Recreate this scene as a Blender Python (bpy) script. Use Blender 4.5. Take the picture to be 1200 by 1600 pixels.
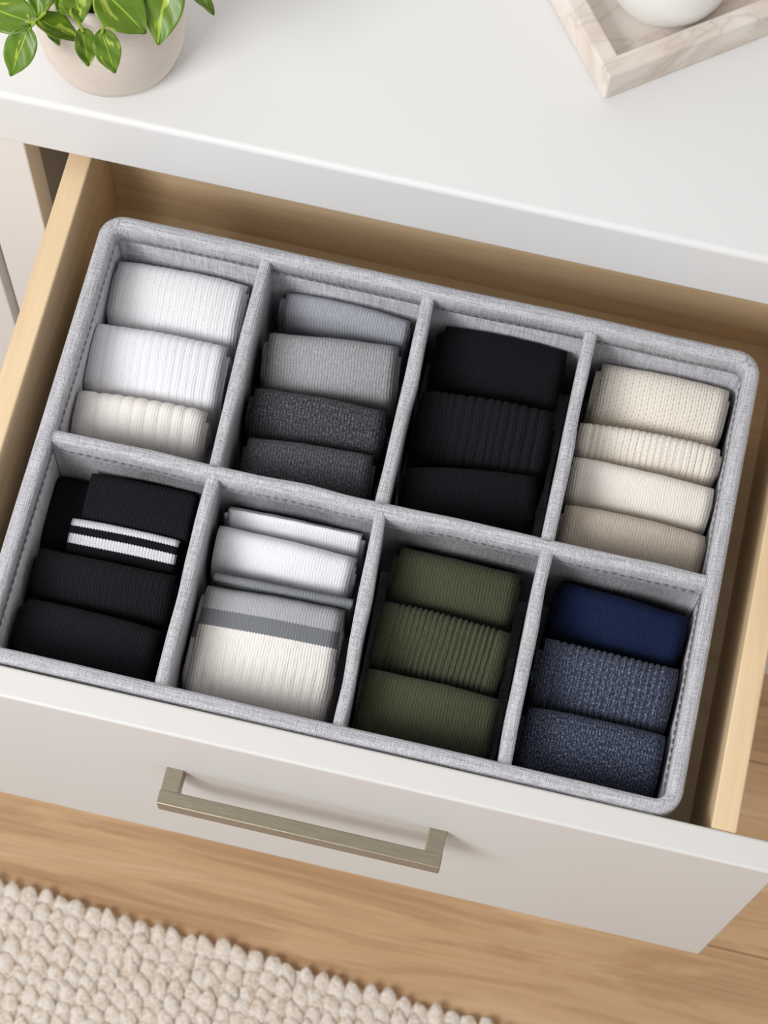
import bpy, bmesh, math, random
import numpy as np
from mathutils import Matrix, Vector
random.seed(7)
rng = np.random.default_rng(7)
for o in list(bpy.data.objects):
    bpy.data.objects.remove(o, do_unlink=True)
scene = bpy.context.scene
COL = scene.collection

# ------------------------------------------------------------------ camera, world, light, exposure
H = 0.80                                   # organizer rim height above the floor (metres)
F_PX = 3513.4
CR = np.array([[0.9745274, -0.2180125, 0.0526006],
               [0.2227438, 0.9136032, -0.3401682],
               [0.0261048, 0.3432197, 0.9388923]])
CP = np.array([0.0827018, -0.5076233, 1.3781533 + H])
cam_d = bpy.data.cameras.new('camera')
cam = bpy.data.objects.new('camera', cam_d)
COL.objects.link(cam)
cam.matrix_world = Matrix([list(CR[i]) + [CP[i]] for i in range(3)] + [[0, 0, 0, 1]])
cam_d.sensor_fit = 'AUTO'
cam_d.sensor_width = 36.0
cam_d.lens = F_PX / 1600 * 36.0
cam_d.clip_start = 0.05
cam_d.dof.use_dof = True
cam_d.dof.focus_distance = 1.47
cam_d.dof.aperture_fstop = 13.0
scene.camera = cam

world = bpy.data.worlds.new('room_light')
scene.world = world
world.use_nodes = True
wb = world.node_tree.nodes['Background']
wb.inputs['Color'].default_value = (1.0, 0.995, 0.99, 1)
wb.inputs['Strength'].default_value = 0.545

def area(name, loc, target, size, size_y, watts, color):
    d = bpy.data.lights.new(name, 'AREA')
    d.shape = 'RECTANGLE'
    d.size, d.size_y = size, size_y
    d.energy = watts
    d.color = color
    o = bpy.data.objects.new(name, d)
    COL.objects.link(o)
    o.location = loc
    o.rotation_euler = (Vector(target) - Vector(loc)).to_track_quat('-Z', 'Y').to_euler()
    return o
area('window_light', (-0.98, -1.12, H + 1.36), (-0.1, 0, H), 0.85, 0.85, 34, (0.98, 0.99, 1.0))

vs = scene.view_settings
vs.view_transform = 'Standard'
vs.look = 'None'
vs.gamma = 1.0
vs.use_curve_mapping = False
vs.exposure = 0.0

# ------------------------------------------------------------------ helpers
def bp(px, py, z):
    """photo pixel -> point on the horizontal plane at height z above the floor"""
    d = CR @ np.array([(px - 600) / F_PX, -(py - 800) / F_PX, -1.0])
    t = (z - CP[2]) / d[2]
    return CP + d * t

def s2l(c):
    return tuple(((v / 255) / 12.92 if v / 255 <= 0.04045 else ((v / 255 + 0.055) / 1.055) ** 2.4) for v in c)

def tag(o, label=None, cat=None, group=None, kind=None):
    if label: o['label'] = label
    if cat: o['category'] = cat
    if group: o['group'] = group
    if kind: o['kind'] = kind
    return o

def link(o, parent=None):
    COL.objects.link(o)
    if parent is not None:
        o.parent = parent
        o.matrix_parent_inverse = Matrix.Identity(4)
    return o

def empty(name, loc=(0, 0, 0), rz=0.0):
    o = bpy.data.objects.new(name, None)
    o.empty_display_size = 0.02
    o.location = loc
    o.rotation_euler = (0, 0, rz)
    return link(o)

def mesh_obj(name, verts, faces, mat, parent=None, smooth=True, uvs=None):
    me = bpy.data.meshes.new(name)
    me.from_pydata([tuple(map(float, v)) for v in verts], [], faces)
    if uvs is not None:
        ul = me.uv_layers.new(name='UVMap')
        idx = np.empty(len(me.loops), dtype=np.int32)
        me.loops.foreach_get('vertex_index', idx)
        ul.data.foreach_set('uv', np.asarray(uvs, dtype=np.float32)[idx].ravel())
    me.materials.append(mat)
    if smooth:
        me.polygons.foreach_set('use_smooth', [True] * len(me.polygons))
    me.update()
    return link(bpy.data.objects.new(name, me), parent)

def bm_obj(name, bm, mat, parent=None, smooth=False):
    me = bpy.data.meshes.new(name)
    bm.to_mesh(me)
    bm.free()
    me.materials.append(mat)
    if smooth:
        me.polygons.foreach_set('use_smooth', [True] * len(me.polygons))
    return link(bpy.data.objects.new(name, me), parent)

def add_box(bm, x0, x1, y0, y1, z0, z1, bev=0.0, seg=2):
    r = bmesh.ops.create_cube(bm, size=1.0)
    bmesh.ops.scale(bm, vec=(x1 - x0, y1 - y0, z1 - z0), verts=r['verts'])
    bmesh.ops.translate(bm, vec=((x0 + x1) / 2, (y0 + y1) / 2, (z0 + z1) / 2), verts=r['verts'])
    if bev > 0:
        es = list({e for v in r['verts'] for e in v.link_edges})
        bmesh.ops.bevel(bm, geom=es, offset=bev, segments=seg, profile=0.5, affect='EDGES')

def box(name, x0, x1, y0, y1, z0, z1, mat, parent=None, bev=0.002, seg=3, smooth=True):
    bm = bmesh.new()
    add_box(bm, x0, x1, y0, y1, z0, z1, bev, seg)
    o = bm_obj(name, bm, mat, parent, False)
    if smooth and bev > 0:
        o.data.polygons.foreach_set('use_smooth', [True] * len(o.data.polygons))
        m = o.modifiers.new('wn', 'WEIGHTED_NORMAL')
        m.keep_sharp = False
    return o

# ------------------------------------------------------------------ materials
class NT:
    def __init__(self, name):
        self.m = bpy.data.materials.new(name)
        self.m.use_nodes = True
        self.t = self.m.node_tree
        self.b = self.t.nodes['Principled BSDF']
    def n(self, typ, **kw):
        nd = self.t.nodes.new(typ)
        for k, v in kw.items():
            setattr(nd, k, v)
        return nd
    def l(self, a, b):
        self.t.links.new(a, b)
    def math(self, op, a, b=None, c=None):
        nd = self.n('ShaderNodeMath', operation=op)
        for i, v in enumerate((a, b, c)):
            if v is None: continue
            if isinstance(v, (int, float)): nd.inputs[i].default_value = v
            else: self.l(v, nd.inputs[i])
        return nd.outputs[0]
    def mix(self, f, a, b, typ='MIX'):
        nd = self.n('ShaderNodeMix', data_type='RGBA', blend_type=typ)
        for s, v in ((nd.inputs[0], f), (nd.inputs[6], a), (nd.inputs[7], b)):
            if isinstance(v, (int, float)): s.default_value = v
            elif isinstance(v, tuple): s.default_value = (*v[:3], 1)
            else: self.l(v, s)
        return nd.outputs[2]
    def noise(self, vec, scale, detail=3, rough=0.55, dist=0.0):
        nd = self.n('ShaderNodeTexNoise')
        nd.inputs['Scale'].default_value = scale
        nd.inputs['Detail'].default_value = detail
        nd.inputs['Roughness'].default_value = rough
        nd.inputs['Distortion'].default_value = dist
        self.l(vec, nd.inputs['Vector'])
        return nd.outputs['Fac']
    def ramp(self, fac, stops, interp='LINEAR'):
        nd = self.n('ShaderNodeValToRGB')
        cr = nd.color_ramp
        cr.interpolation = interp
        while len(cr.elements) < len(stops): cr.elements.new(0.5)
        for e, (p, c) in zip(cr.elements, stops):
            e.position = p
            e.color = (*c, 1) if not isinstance(c, (int, float)) else (c, c, c, 1)
        self.l(fac, nd.inputs[0])
        return nd.outputs[0]
    def mapping(self, vec, scale=(1, 1, 1), loc=(0, 0, 0), rot=(0, 0, 0)):
        nd = self.n('ShaderNodeMapping')
        nd.inputs['Scale'].default_value = scale
        nd.inputs['Location'].default_value = loc
        nd.inputs['Rotation'].default_value = rot
        self.l(vec, nd.inputs['Vector'])
        return nd.outputs[0]
    def bump(self, h, strength, dist):
        nd = self.n('ShaderNodeBump')
        nd.inputs['Strength'].default_value = strength
        nd.inputs['Distance'].default_value = dist
        self.l(h, nd.inputs['Height'])
        self.l(nd.outputs[0], self.b.inputs['Normal'])
    def set(self, **kw):
        for k, v in kw.items():
            s = self.b.inputs[k.replace('_', ' ')]
            if hasattr(v, 'is_linked') or hasattr(v, 'links'): self.l(v, s)
            elif isinstance(v, tuple): s.default_value = (*v[:3], 1)
            else: s.default_value = v

def painted(name, rgb, rough=0.38):
    t = NT(name)
    oc = t.n('ShaderNodeTexCoord').outputs['Object']
    n = t.noise(oc, 3.0, 2)
    c = s2l(rgb)
    t.l(t.mix(n, tuple(v * 0.985 for v in c), c), t.b.inputs['Base Color'])
    t.set(Roughness=rough)
    t.bump(t.noise(oc, 260, 2), 0.03, 0.0004)
    return t.m

def wood(name, dark, mid, light, axis='X', scale=1.0, rough=0.5, vein=0.5):
    t = NT(name)
    oc = t.n('ShaderNodeTexCoord').outputs['Object']
    rnd = t.n('ShaderNodeObjectInfo').outputs['Random']
    va = t.n('ShaderNodeVectorMath', operation='ADD')
    cb = t.n('ShaderNodeCombineXYZ')
    for i in range(3): t.l(t.math('MULTIPLY', rnd, 3.7 + i), cb.inputs[i])
    t.l(oc, va.inputs[0]); t.l(cb.outputs[0], va.inputs[1])
    sc = {'X': (1, 9, 9), 'Y': (9, 1, 9)}[axis]
    v1 = t.mapping(va.outputs[0], tuple(s * scale for s in sc))
    v2 = t.mapping(va.outputs[0], tuple(s * scale for s in ((0.6, 26, 26) if axis == 'X' else (26, 0.6, 26))))
    big = t.noise(v1, 2.2, 4, 0.6, 1.2)
    fine = t.noise(v2, 9.0, 3, 0.6, 0.2)
    ring = t.math('FRACT', t.math('MULTIPLY', big, 7.0))
    ring = t.math('ABSOLUTE', t.math('SUBTRACT', ring, 0.5))
    c = t.ramp(big, [(0.25, s2l(dark)), (0.5, s2l(mid)), (0.78, s2l(light))])
    c = t.mix(t.math('MULTIPLY', ring, vein), c, s2l(dark))
    c = t.mix(t.math('MULTIPLY', t.ramp(fine, [(0.4, 0.0), (0.7, 1.0)]), 0.35), c, s2l(light))
    t.l(c, t.b.inputs['Base Color'])
    t.set(Roughness=rough)
    t.bump(fine, 0.12, 0.0006)
    return t.m

def linen(name):
    t = NT(name)
    oc = t.n('ShaderNodeTexCoord').outputs['Object']
    a = t.noise(t.mapping(oc, (0.05, 1, 1)), 1150, 1, 0.5)
    b = t.noise(t.mapping(oc, (1, 0.05, 1)), 1150, 1, 0.5)
    d = t.noise(t.mapping(oc, (1, 1, 0.05)), 1150, 1, 0.5)
    sep = t.n('ShaderNodeSeparateXYZ'); t.l(oc, sep.inputs[0])
    sn = [t.math('SINE', t.math('MULTIPLY', sep.outputs[q], 2 * math.pi / 0.00115)) for q in range(3)]
    wv = t.math('ADD', t.math('ADD', sn[0], sn[1]), sn[2])
    blot = t.noise(oc, 260, 2, 0.5)
    h = t.math('ADD', t.math('ADD', t.math('MULTIPLY', a, 0.34), t.math('MULTIPLY', b, 0.34)), t.math('MULTIPLY', d, 0.34))
    h = t.math('ADD', h, t.math('MULTIPLY', wv, 0.03))
    c = t.ramp(h, [(0.34, s2l((148, 147, 153))), (0.5, s2l((187, 186, 191))), (0.66, s2l((218, 217, 221)))])
    c = t.mix(t.math('MULTIPLY', blot, 0.12), c, s2l((160, 158, 164)))
    t.l(c, t.b.inputs['Base Color'])
    t.set(Roughness=0.95, Sheen_Weight=0.15)
    t.b.inputs['Specular IOR Level'].default_value = 0.2
    t.bump(t.math('ADD', h, t.math('MULTIPLY', blot, 0.2)), 1.0, 0.0014)
    return t.m

def knit(name, rgb, dark=None, marl=None, marl_amt=0.0, pitch=0.0018, bump=0.6, holes=0.0, bands=None, contrast=0.45, mscale=900):
    """knitted yarn: UV is (metres along the roll, metres round the fold)"""
    t = NT(name)
    uv = t.n('ShaderNodeTexCoord').outputs['UV']
    nz = t.n('ShaderNodeTexNoise'); nz.inputs['Scale'].default_value = 60; nz.inputs['Detail'].default_value = 2
    t.l(uv, nz.inputs['Vector'])
    sep = t.n('ShaderNodeSeparateXYZ'); t.l(uv, sep.inputs[0])
    u = t.math('ADD', sep.outputs[0], t.math('MULTIPLY', t.math('SUBTRACT', nz.outputs['Fac'], 0.5), 0.0025))
    v = sep.outputs[1]
    fu = t.math('FRACT', t.math('DIVIDE', u, pitch))
    tri = t.math('MULTIPLY', t.math('ABSOLUTE', t.math('SUBTRACT', fu, 0.5)), 2.0)      # 0 centre, 1 gap
    colh = t.math('SUBTRACT', 1.0, t.math('MULTIPLY', tri, tri))
    rv = t.math('ADD', t.math('DIVIDE', v, pitch * 0.85), t.math('MULTIPLY', tri, 0.5))
    rowh = t.math('MULTIPLY_ADD', t.math('SINE', t.math('MULTIPLY', rv, 2 * math.pi)), 0.5, 0.5)
    fuzz = t.noise(uv, 1600, 3, 0.7)
    strk = t.noise(t.mapping(uv, (1.0, 0.14, 1.0)), 1250, 2, 0.6)
    h = t.math('ADD', t.math('MULTIPLY', colh, 0.42), t.math('MULTIPLY', rowh, 0.13))
    h = t.math('ADD', h, t.math('MULTIPLY', fuzz, 0.35))
    h = t.math('ADD', h, t.math('MULTIPLY', t.math('SUBTRACT', strk, 0.5), 0.9))
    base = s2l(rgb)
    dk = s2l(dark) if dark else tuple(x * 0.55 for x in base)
    if bands:
        jag = t.math('MULTIPLY', t.math('PINGPONG', u, 0.0010), 0.8)
        vv = t.math('MULTIPLY', t.math('ADD', v, jag), 10.0)                             # 0..1 over 10 cm
        bc = t.ramp(vv, [(p * 10, s2l(c)) for p, c in bands], 'CONSTANT')
        c0 = bc
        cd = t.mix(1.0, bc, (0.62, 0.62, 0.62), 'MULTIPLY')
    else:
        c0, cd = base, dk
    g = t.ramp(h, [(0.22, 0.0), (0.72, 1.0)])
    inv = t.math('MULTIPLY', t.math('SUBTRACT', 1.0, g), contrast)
    c = t.mix(inv, c0, cd)  # low spots between stitches darkened: small occlusion shade painted into the yarn colour
    if marl:
        mv = t.mapping(uv, (1.0, 0.45, 1.0))
        mn = t.noise(mv, mscale, 3, 0.75)
        mk = t.math('MULTIPLY', t.ramp(mn, [(0.47, 0.0), (0.64, 1.0)]), marl_amt)
        mk = t.math('MULTIPLY', mk, t.math('MULTIPLY_ADD', t.math('MULTIPLY', colh, rowh), 0.75, 0.35))
        c = t.mix(mk, c, s2l(marl))
    if holes > 0:
        hu = t.math('FRACT', t.math('DIVIDE', u, 0.0042))
        hv = t.math('FRACT', t.math('ADD', t.math('DIVIDE', v, 0.0034),
                 t.math('MULTIPLY', t.math('FLOOR', t.math('DIVIDE', u, 0.0042)), 0.5)))
        du = t.math('SUBTRACT', hu, 0.5); dv = t.math('SUBTRACT', hv, 0.5)
        r = t.math('SQRT', t.math('ADD', t.math('MULTIPLY', t.math('MULTIPLY', du, du), 2.5), t.math('MULTIPLY', dv, dv)))
        hm = t.math('MULTIPLY', t.ramp(r, [(0.12, 1.0), (0.3, 0.0)]), holes)
        c = t.mix(hm, c, dk)
        h = t.math('SUBTRACT', h, t.math('MULTIPLY', hm, 0.8))
    t.l(c, t.b.inputs['Base Color'])
    t.set(Roughness=0.95, Sheen_Weight=0.02 if sum(rgb) < 200 else 0.1)
    t.b.inputs['Specular IOR Level'].default_value = 0.12
    t.bump(h, bump, 0.0011)
    return t.m

M = {}
M['white'] = painted('white_paint', (229, 228, 227), 0.5)
M['front'] = painted('drawer_front_paint', (216, 213, 210), 0.5)
M['pine'] = wood('pale_drawer_wood', (206, 174, 132), (226, 198, 158), (237, 213, 177), 'Y', 1.6, 0.5, 0.22)
M['pine_x'] = wood('pale_drawer_wood_cross', (212, 178, 136), (230, 202, 163), (240, 217, 181), 'X', 1.6, 0.5, 0.22)
M['oak'] = wood('oak_floor_wood', (158, 118, 80), (198, 160, 119), (222, 188, 148), 'X', 1.1, 0.45, 0.5)
M['linen'] = linen('grey_linen')
M['thread'] = painted('grey_thread', (124, 122, 127), 0.9)
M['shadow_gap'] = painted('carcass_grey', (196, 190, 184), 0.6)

# ------------------------------------------------------------------ structure: floor of oak planks
floor_o = box('floor', -1.9, 1.9, -1.5, 1.1, -0.04, -0.019, M['oak'], None, 0)
tag(floor_o, 'oak plank floor under the dresser', None, None, 'structure')
PW = 0.19
j0 = float(bp(1092, 1502, 0.0)[1]) + 0.018         # a long joint seen beside the drawer front
def plank_mesh():
    bm = bmesh.new()
    add_box(bm, 0, 1.9, 0, PW - 0.0008, -0.0188, 0, 0.0012, 1)
    me = bpy.data.meshes.new('plank'); bm.to_mesh(me); bm.free(); me.materials.append(M['oak'])
    return me
pm = plank_mesh()
k = 0
for r in range(-7, 6):
    off = [0.0, -0.83, -0.37][r % 3]
    for c in range(-1, 2):
        x = -0.95 + c * 1.9008 + off + (0.95 if False else 0)
        if x > 1.9 or x + 1.9 < -1.9: continue
        o = link(bpy.data.objects.new('plank', pm), floor_o)
        o.location = (x, j0 + r * PW, 0)
        k += 1

wall = box('wall_back', -1.9, 1.9, 0.70, 0.74, 0.0, 2.6, painted('wall_paint', (226, 224, 221), 0.8), None, 0)
tag(wall, 'plain white wall behind the dresser', None, None, 'structure')

# ------------------------------------------------------------------ dresser
def Z(z): return H + z
YD, YT = 0.2007, 0.1887
ZT, ZT2 = 0.0785, 0.0158
dresser = empty('dresser', (0, 0.43, 0))
tag(dresser, 'white painted dresser with its middle drawer pulled open', 'dresser')
def dbox(name, x0, x1, y0, y1, z0, z1, mat, parent=dresser, bev=0.0015, seg=2):
    dy = 0.43 if parent is dresser else 0.0
    return box(name, x0, x1, y0 - dy, y1 - dy, z0, z1, mat, parent, bev, seg)
dbox('top_panel', -0.99, 0.99, YT, 0.68, Z(ZT2), Z(ZT), M['white'], bev=0.0045, seg=4)
XS = 0.2985
SW = 0.0415
for s in (-1, 1):
    xa, xb = sorted((s * XS, s * (XS + SW)))
    dbox('stile', xa, xb, YD, YD + 0.022, 0.06, Z(ZT2), M['white'])
    xa, xb = sorted((s * (XS + 0.012), s * (XS + 0.03)))
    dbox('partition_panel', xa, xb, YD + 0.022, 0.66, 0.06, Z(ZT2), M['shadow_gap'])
    xa, xb = sorted((s * 0.95, s * 0.975))
    dbox('side_panel', xa, xb, YD + 0.022, 0.66, 0.0, Z(ZT2), M['white'])
dbox('back_panel', -0.95, 0.95, 0.66, 0.67, 0.0, Z(ZT2), M['white'])
dbox('base_panel', -0.95, 0.95, YD + 0.022, 0.66, 0.06, 0.078, M['white'])
dbox('plinth', -0.975, 0.975, YD, YD + 0.022, 0.0, 0.06, M['white'])

M['nickel'] = None
def nickel():
    t = NT('brushed_nickel')
    oc = t.n('ShaderNodeTexCoord').outputs['Object']
    n = t.noise(t.mapping(oc, (2, 60, 60)), 30, 3, 0.6)
    t.l(t.ramp(n, [(0.3, s2l((150, 140, 122))), (0.7, s2l((170, 160, 142)))]), t.b.inputs['Base Color'])
    t.set(Metallic=0.9, Roughness=0.42)
    t.bump(n, 0.05, 0.0003)
    return t.m
M['nickel'] = nickel()

YF = -0.1857
def handle_bm(xc, yface, zc, half):
    bm = bmesh.new()
    pw, ph = 0.012, 0.017
    yb0, yb1 = yface - 0.0255, yface - 0.0155
    for s in (-1, 1):
        x0 = xc + s * (half - pw / 2)
        add_box(bm, x0 - pw / 2, x0 + pw / 2, yb1 - 0.001, yface + 0.0005, zc - ph / 2, zc + ph / 2, 0.0007, 2)
    add_box(bm, xc - half - 0.0004, xc + half + 0.0004, yb0, yb1, zc - ph / 2 - 0.0004, zc + ph / 2 + 0.0004, 0.0009, 2)
    return bm

# closed neighbouring drawers (column beside, and below the open one)
XN = XS + SW + 0.0075
rows = [(-0.307, 0.002), (-0.734, -0.313)]
fronts = []
for s in (-1, 1):
    for (z0, z1) in rows:
        xa, xb = sorted((s * XN, s * 0.974))
        fr = dbox('drawer', xa, xb, YD, YD + 0.02, Z(z0), Z(z1 + 0.008), M['white'])
        bm_obj('handle', handle_bm((xa + xb) / 2, YD - 0.43, Z(z1 - 0.098), 0.096), M['nickel'], fr)
fr = dbox('drawer', -XS + 0.002, XS - 0.002, YD, YD + 0.02, Z(-0.734), Z(-0.313), M['white'])
bm_obj('handle', handle_bm(0, YD - 0.43, Z(-0.411), 0.096), M['nickel'], fr)
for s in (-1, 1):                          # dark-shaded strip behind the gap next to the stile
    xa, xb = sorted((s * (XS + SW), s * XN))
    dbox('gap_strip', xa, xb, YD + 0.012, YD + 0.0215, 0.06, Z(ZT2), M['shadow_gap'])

# the open drawer: floor panel as the part, the rest as its sub-parts
XL0, XL1, XR1, XR0 = -0.2650, -0.2485, 0.2505, 0.2670
ZB = -0.122
YB = 0.226
drawer = box('drawer', XL0 + 0.004, XR0 - 0.004, YF + 0.02, YB - 0.43 + 0.43 + 0.008, Z(ZB - 0.008), Z(ZB), M['pine_x'], dresser, 0)
drawer.location = (0, -0.43, 0)
tag(drawer, 'open drawer of pale wood with a white front')
box('drawer_side', XL0, XL1, YF + 0.0199, YB + 0.014, Z(-0.15), Z(0.0), M['pine'], drawer, 0.0016, 3)
box('drawer_side', XR1, XR0, YF + 0.0199, YB + 0.014, Z(-0.15), Z(0.0), M['pine'], drawer, 0.0016, 3)
box('drawer_back', XL1 - 0.0003, XR1 + 0.0003, YB, YB + 0.013, Z(-0.15), Z(-0.003), M['pine_x'], drawer, 0.001, 2)
box('drawer_front', -0.2965, 0.2962, YF, YF + 0.02, Z(-0.307), Z(0.0022), M['front'], drawer, 0.0022, 4)
# handle of the open drawer, from its posts' pixels on the front face
bm_obj('handle', handle_bm(-0.0043, YF, Z(-0.097), 0.0957), M['nickel'], drawer)

# ------------------------------------------------------------------ fabric organizer
OX0, OX1, OY0, OY1 = -0.2298, 0.2295, -0.1637, 0.1618
OB = ZB + 0.0006
org = empty('drawer_organizer', (0, 0, Z(OB)))
tag(org, 'grey linen organizer with eight compartments lying in the open drawer', 'organizer')
def ol(z): return z - OB                   # rim-relative height -> organizer local

def loop_pts(x0, x1, y0, y1, r, n=8, step=0.006):
    pts = []
    cs = [(x1 - r, y1 - r, 0), (x0 + r, y1 - r, 90), (x0 + r, y0 + r, 180), (x1 - r, y0 + r, 270)]
    arcs = []
    for cx, cy, a0 in cs:
        arcs.append([(cx + r * math.cos(math.radians(a0 + 90 * i / n)), cy + r * math.sin(math.radians(a0 + 90 * i / n))) for i in range(n + 1)])
    for i in range(4):
        pts += arcs[i]
        a = arcs[i][-1]; b = arcs[(i + 1) % 4][0]
        m = max(1, int(math.dist(a, b) / step))
        pts += [(a[0] + (b[0] - a[0]) * j / m, a[1] + (b[1] - a[1]) * j / m) for j in range(1, m)]
    return np.array(pts)

def sweep_loop(name, pts, section, mat, parent, wob=0.0, seed=0):
    """closed loop swept with a closed (out, z) section; 'out' is along the outward normal"""
    n = len(pts)
    nx = np.roll(pts, -1, 0) - np.roll(pts, 1, 0)
    nx /= np.linalg.norm(nx, axis=1)[:, None]
    nor = np.stack([nx[:, 1], -nx[:, 0]], 1)
    rg = np.random.default_rng(seed)
    w = smooth_noise(n, 14, rg) * wob
    w2 = smooth_noise(n, 14, rg) * wob
    V, Fc = [], []
    m = len(section)
    for i in range(n):
        for (o, z) in section:
            V.append((pts[i, 0] + nor[i, 0] * (o + w[i]), pts[i, 1] + nor[i, 1] * (o + w[i]), z + w2[i]))
    for i in range(n):
        for j in range(m):
            a, b = i * m + j, i * m + (j + 1) % m
            c, d = ((i + 1) % n) * m + (j + 1) % m, ((i + 1) % n) * m + j
            Fc.append((a, d, c, b))
    return mesh_obj(name, V, Fc, mat, parent)

def smooth_noise(n, k, rg):
    c = rg.uniform(-1, 1, max(3, n // k + 1))
    x = np.linspace(0, len(c), n, endpoint=False)
    i = x.astype(int); f = x - i
    f = f * f * (3 - 2 * f)
    return c[i % len(c)] * (1 - f) + c[(i + 1) % len(c)] * f

RR = 0.017
WT = 0.0070
lp = loop_pts(OX0, OX1, OY0, OY1, RR)
sec = [(-0.0022, ol(-0.006)), (-0.0022, ol(OB + 0.0008)), (-0.0022 - WT, ol(OB + 0.0008)), (-0.0022 - WT, ol(-0.006))]
sweep_loop('side_wall', lp, sec, M['linen'], org, 0.0003, 1)
def rsec(o0, o1, z0, z1, n=5):
    """rounded-top band section"""
    r = (o1 - o0) / 2
    c = (o0 + o1) / 2
    out = [(o0, z0)]
    for i in range(n * 2 + 1):
        a = math.pi - math.pi * i / (2 * n)
        out.append((c + r * math.cos(a), z1 - r * 0.75 + r * 0.75 * math.sin(a)))
    out.append((o1, z0))
    return out
sweep_loop('rim_binding', lp, rsec(-0.0102, 0.0002, ol(-0.019), ol(0.0)), M['linen'], org, 0.0006, 2)
box('base', OX0 + 0.004, OX1 - 0.004, OY0 + 0.004, OY1 - 0.004, ol(OB), ol(OB + 0.004), M['linen'], org, 0.001, 1)

def divider(name, p0, p1, thick, z0, ztop, seed, parent=org, band=None):
    """padded partition from p0 to p1, rounded along its top"""
    p0, p1 = np.array(p0), np.array(p1)
    L = np.linalg.norm(p1 - p0)
    d = (p1 - p0) / L
    nn = np.array([-d[1], d[0]])
    n = max(8, int(L / 0.004))
    rg = np.random.default_rng(seed)
    w = smooth_noise(n + 1, 9, rg) * 0.0007
    w2 = smooth_noise(n + 1, 9, rg) * 0.0008
    V, Fc = [], []
    for i in range(n + 1):
        t = i / n
        th = thick * (1 + 0.12 * math.sin(t * math.pi) + 0.1 * w2[i] / 0.0008)
        sag = -0.0022 * math.sin(t * math.pi) * 0.6
        s = rsec(-th / 2, th / 2, ol(-0.024), ol(ztop + sag), 5)
        s = [(-thick * 0.44, ol(z0)), (-thick * 0.44, ol(-0.0245))] + s + [(thick * 0.44, ol(-0.0245)), (thick * 0.44, ol(z0))]
        m = len(s)
        c = p0 + d * L * t
        for (o, z) in s:
            V.append((c[0] + nn[0] * (o + w[i]), c[1] + nn[1] * (o + w[i]), z))
    for i in range(n):
        for j in range(m - 1):
            a, b = i * m + j, i * m + j + 1
            Fc.append((a, b, b + m, a + m))
    Fc.append(tuple(range(m))); Fc.append(tuple(range(n * m, n * m + m))[::-1])
    return mesh_obj(name, V, Fc, mat=M['linen'], parent=parent)

XD = [-0.1098, 0.0049, 0.1143]
YM = -0.0046
YIb, YIf = OY1 - 0.0100, OY0 + 0.0100
XIl, XIr = OX0 + 0.0100, OX1 - 0.0100
zt_m = -0.0015
divider('divider', (XIl, YM), (XIr, YM), 0.0088, OB + 0.004, zt_m, 11)
# measured ends of the short partitions (rim end, crossing, crossing, front end)
px_div = [((418, 393), (333, 732), (333, 742), (250, 1068)),
          ((674, 448), (598, 780), (598, 792), (530, 1133)),
          ((926, 508), (855, 846), (855, 858), (787, 1195))]
for i, (a, b, c, d) in enumerate(px_div):
    A, B, C_, D_ = [bp(*q, Z(-0.003)) for q in (a, b, c, d)]
    divider('divider', (B[0], YM + 0.0030), (A[0], YIb), 0.0080, OB + 0.004, -0.0028, 20 + i)
    divider('divider', (D_[0], YIf), (C_[0], YM - 0.0030), 0.0080, OB + 0.004, -0.0028, 30 + i)

# stitching: short raised thread dashes below the binding and along the cross partition
def stitches(name, runs, parent):
    V, Fc = [], []
    for (p0, p1, nrm) in runs:
        p0, p1, nrm = Vector(p0), Vector(p1), Vector(nrm)
        L = (p1 - p0).length
        d = (p1 - p0) / L
        up = d.cross(nrm)
        m = int(L / 0.0058)
        for i in range(m):
            c = p0 + d * ((i + 0.5) * L / m) + up * random.uniform(-0.0004, 0.0004)
            h = 0.0019
            b = len(V)
            for (e, r) in ((-h, 0.3), (-h * 0.5, 1.0), (h * 0.5, 1.0), (h, 0.3)):
                for k2 in range(5):
                    a = 2 * math.pi * k2 / 5
                    V.append(c + d * e + (up * math.cos(a) * 0.0006 + nrm * math.sin(a) * 0.0008) * r)
            for s_ in range(3):
                for k2 in range(5):
                    Fc.append((b + s_ * 5 + k2, b + s_ * 5 + (k2 + 1) % 5, b + s_ * 5 + 5 + (k2 + 1) % 5, b + s_ * 5 + 5 + k2))
    o = mesh_obj(name, V, Fc, M['thread'], parent)
    tag(o, kind='stuff')
    return o
zs = ol(-0.0155)
ins = 0.0108
stitches('stitching', [
    ((OX0 + 0.02, OY1 - ins, zs), (OX1 - 0.02, OY1 - ins, zs), (0, -1, 0)),
    ((OX0 + ins, OY0 + 0.02, zs), (OX0 + ins, OY1 - 0.02, zs), (1, 0, 0)),
    ((OX1 - ins, OY0 + 0.02, zs), (OX1 - ins, OY1 - 0.02, zs), (-1, 0, 0)),
    ((OX0 + 0.02, OY0 + ins, zs), (OX1 - 0.02, OY0 + ins, zs), (0, 1, 0)),
    ((OX0 + 0.014, YM - 0.0056, zs), (OX1 - 0.014, YM - 0.0056, zs), (0, -1, 0))], org)
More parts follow.
